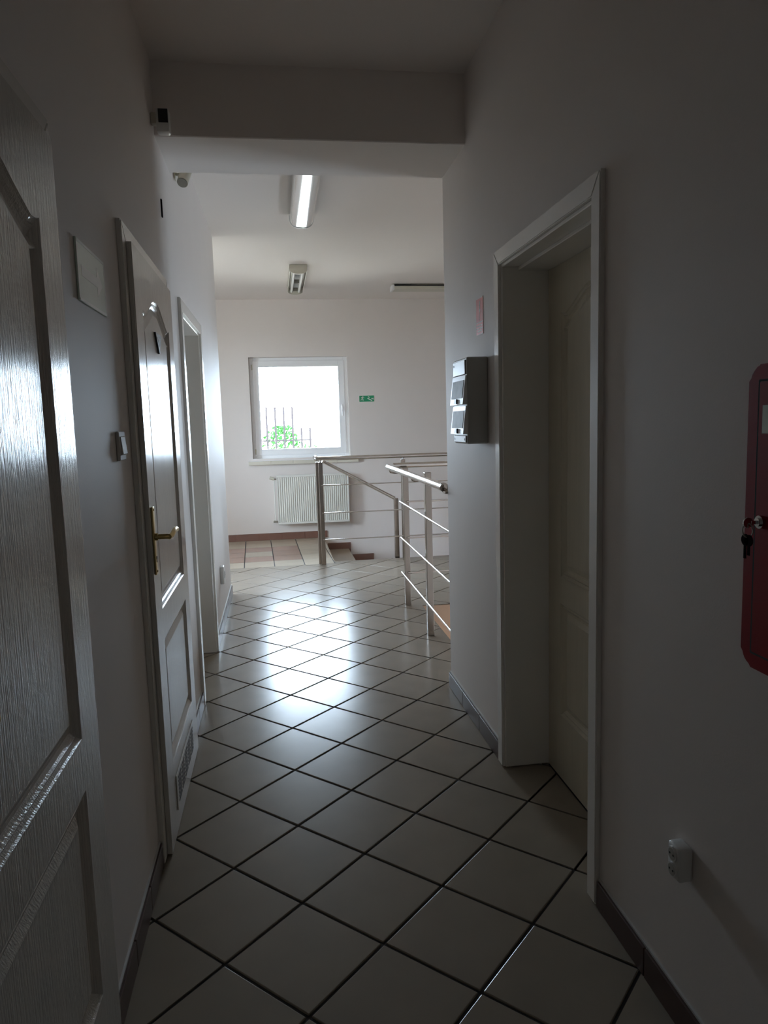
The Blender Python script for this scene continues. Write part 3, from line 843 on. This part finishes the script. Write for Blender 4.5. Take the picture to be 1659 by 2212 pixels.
# light switch
ls = thing('light_switch', (XL, 2.19, 1.37), 'white rocker light switch on the left wall beside the second door', 'switch')
b = MB(); b.box(XL + .0005, XL + .010, 2.145, 2.228, 1.365, 1.448, bev=.003, seg=2); b.build('plate', M['switch'], ls)
b = MB(); b.prism([(XL + .010, 1.380), (XL + .017, 1.384), (XL + .012, 1.432), (XL + .010, 1.434)], lambda x, z: (x, 2.158, z), lambda x, z: (x, 2.215, z)); b.build('rocker', M['switch'], ls)

# pale direction sign
ds = thing('direction_sign', (XL, 1.99, 1.78), 'pale green rectangular plate with a faint white arrow, between the left doors', 'sign')
dy0, dy1, dz0, dz1 = 1.846, 2.128, 1.76, 1.905
b = MB(); b.box(XL + .0005, XL + .005, dy0, dy1, dz0, dz1, bev=.001); b.build('plate', M['sign_w'], ds)
fd = lambda u, v, d: (XL + .005 + d, dy0 + u, dz0 + v)
W_, H_ = dy1 - dy0, dz1 - dz0
fl([strip((0, H_ - .004), (W_, H_ - .004), .007), strip((W_ - .004, 0), (W_ - .004, H_), .007), strip((0, .004), (W_, .004), .007), strip((.004, 0), (.004, H_), .007)], 'border', M['sign_l'], ds, fd, .0005)
fl([[(.035, .062), (.19, .062), (.19, .038), (.25, .075), (.19, .112), (.19, .088), (.035, .088)]], 'arrow', M['sign_l'], ds, fd, .0005)

# motion sensor before the beam
ms = thing('motion_sensor', (XL, 3.26, 2.66), 'small white motion sensor high on the left wall in front of the beam', 'sensor')
b = MB(); b.box(-.425, -.372, 3.215, 3.265, 2.655, 2.748, bev=.008, seg=2); b.build('housing', M['white_pl'], ms, smooth=True)
b = MB(); b.prism([(-.414, 2.69), (-.376, 2.69), (-.376, 2.742), (-.414, 2.742)], lambda x, z: (x, 3.2155, z), lambda x, z: (x, 3.211, z)); b.build('lens', M['black'], ms)
b = MB(); b.box(XL + .0005, -.424, 3.225, 3.262, 2.69, 2.735, bev=.006, seg=2); b.build('bracket', M['cream_pl'], ms, smooth=True)
# cylinder fixture behind the beam
cyf = thing('wall_spotlight', (XL, 3.95, 2.70), 'small cream cylindrical spotlight high on the left wall behind the beam', 'lamp')
p0 = Vector((-.405, 3.90, 2.672)); p1 = Vector((-.375, 4.0, 2.80))
b = MB(); b.cyl(p0, p1, .0275, 22); b.build('body', M['cream_pl'], cyf, smooth=True)
dn = (p0 - p1).normalized()
b = MB(); b.cyl(p0, p0 + dn * .004, .025, 22); b.build('front_glass', M['reflector'], cyf, smooth=True)
b = MB(); b.tube([(XL + .001, 3.95, 2.73), (-.43, 3.95, 2.725), (-.41, 3.95, 2.73)], .008, 10); b.box(XL + .0005, XL + .006, 3.925, 3.975, 2.70, 2.755, bev=.002); b.build('bracket', M['cream_pl'], cyf, smooth=True)
# small dark hook plate above the second and third doors
hp = thing('wall_plate', (XL, 3.38, 2.40), 'thin dark upright metal plate on the left wall, high above the doors', 'plate')
b = MB(); b.box(XL + .0005, XL + .006, 3.376, 3.392, 2.365, 2.44, bev=.001); b.build('plate', M['fence'], hp)

# ------------------------------------------------------------------ outside
b = MB(); b.box(-40, 40, YW + .35, 70, -.7, -.5); b.box(-40, -3.5, -20, YW + .35, -.7, -.5)
g = b.build('exterior_ground', M['ground']); struct(g)
gf = thing('garden_fence', (0, 16, -.5), 'dark metal bar fence outside, seen through the window', 'fence')
for k in range(9):
    x = -.37 - .185 * 2 + .185 * k
    top = 1.86 if k < 7 else 1.4
    b = MB(); b.box(x - .021, x + .021, 15.98, 16.02, -.5, top); b.build('bar', M['fence'], gf)
for z in (1.14, -.2):
    b = MB(); b.box(-2.2, .78, 15.995, 16.02, z - .015, z + .015); b.build('crossbar', M['fence'], gf)
random.seed(4)
sh = thing('shrub', (.2, 16.9, -.5), 'bright green leafy shrub outside, behind the bar fence', 'shrub')
b = MB()
for k in range(1500):
    t = random.random(); a = random.uniform(0, 2 * math.pi); 
    cz = random.uniform(-.3, 1.45); rr = .55 * math.sqrt(random.random()) * (1.0 if cz < 1.0 else 1.0 - (cz - 1.0) * 1.3)
    c = Vector((.17 + rr * math.cos(a) + (.2 if cz < 1.0 else -.05), 16.9 + rr * math.sin(a), cz))
    n = Vector((random.gauss(0, 1), random.gauss(0, 1), random.gauss(0, 1))).normalized()
    s_ = n.orthogonal().normalized(); u_ = n.cross(s_)
    L_ = random.uniform(.035, .07); w2 = L_ * .45
    v = [b.bm.verts.new(c + s_ * L_), b.bm.verts.new(c + u_ * w2), b.bm.verts.new(c - s_ * L_), b.bm.verts.new(c - u_ * w2)]
    b.bm.faces.new(v)
tag(b.build('leaves', M['leaf'], sh), kind='stuff')
b = MB()
for k in range(5):
    a = k * 1.3
    b.tube([(.2, 16.9, -.5), (.2 + .15 * math.cos(a), 16.9 + .15 * math.sin(a), .3), (.2 + .3 * math.cos(a), 16.9 + .3 * math.sin(a), 1.0)], .015, 6)
b.build('stem', M['bark'], sh)

for o in bpy.data.objects:
    if 'origin_xyz' in o: del o['origin_xyz']
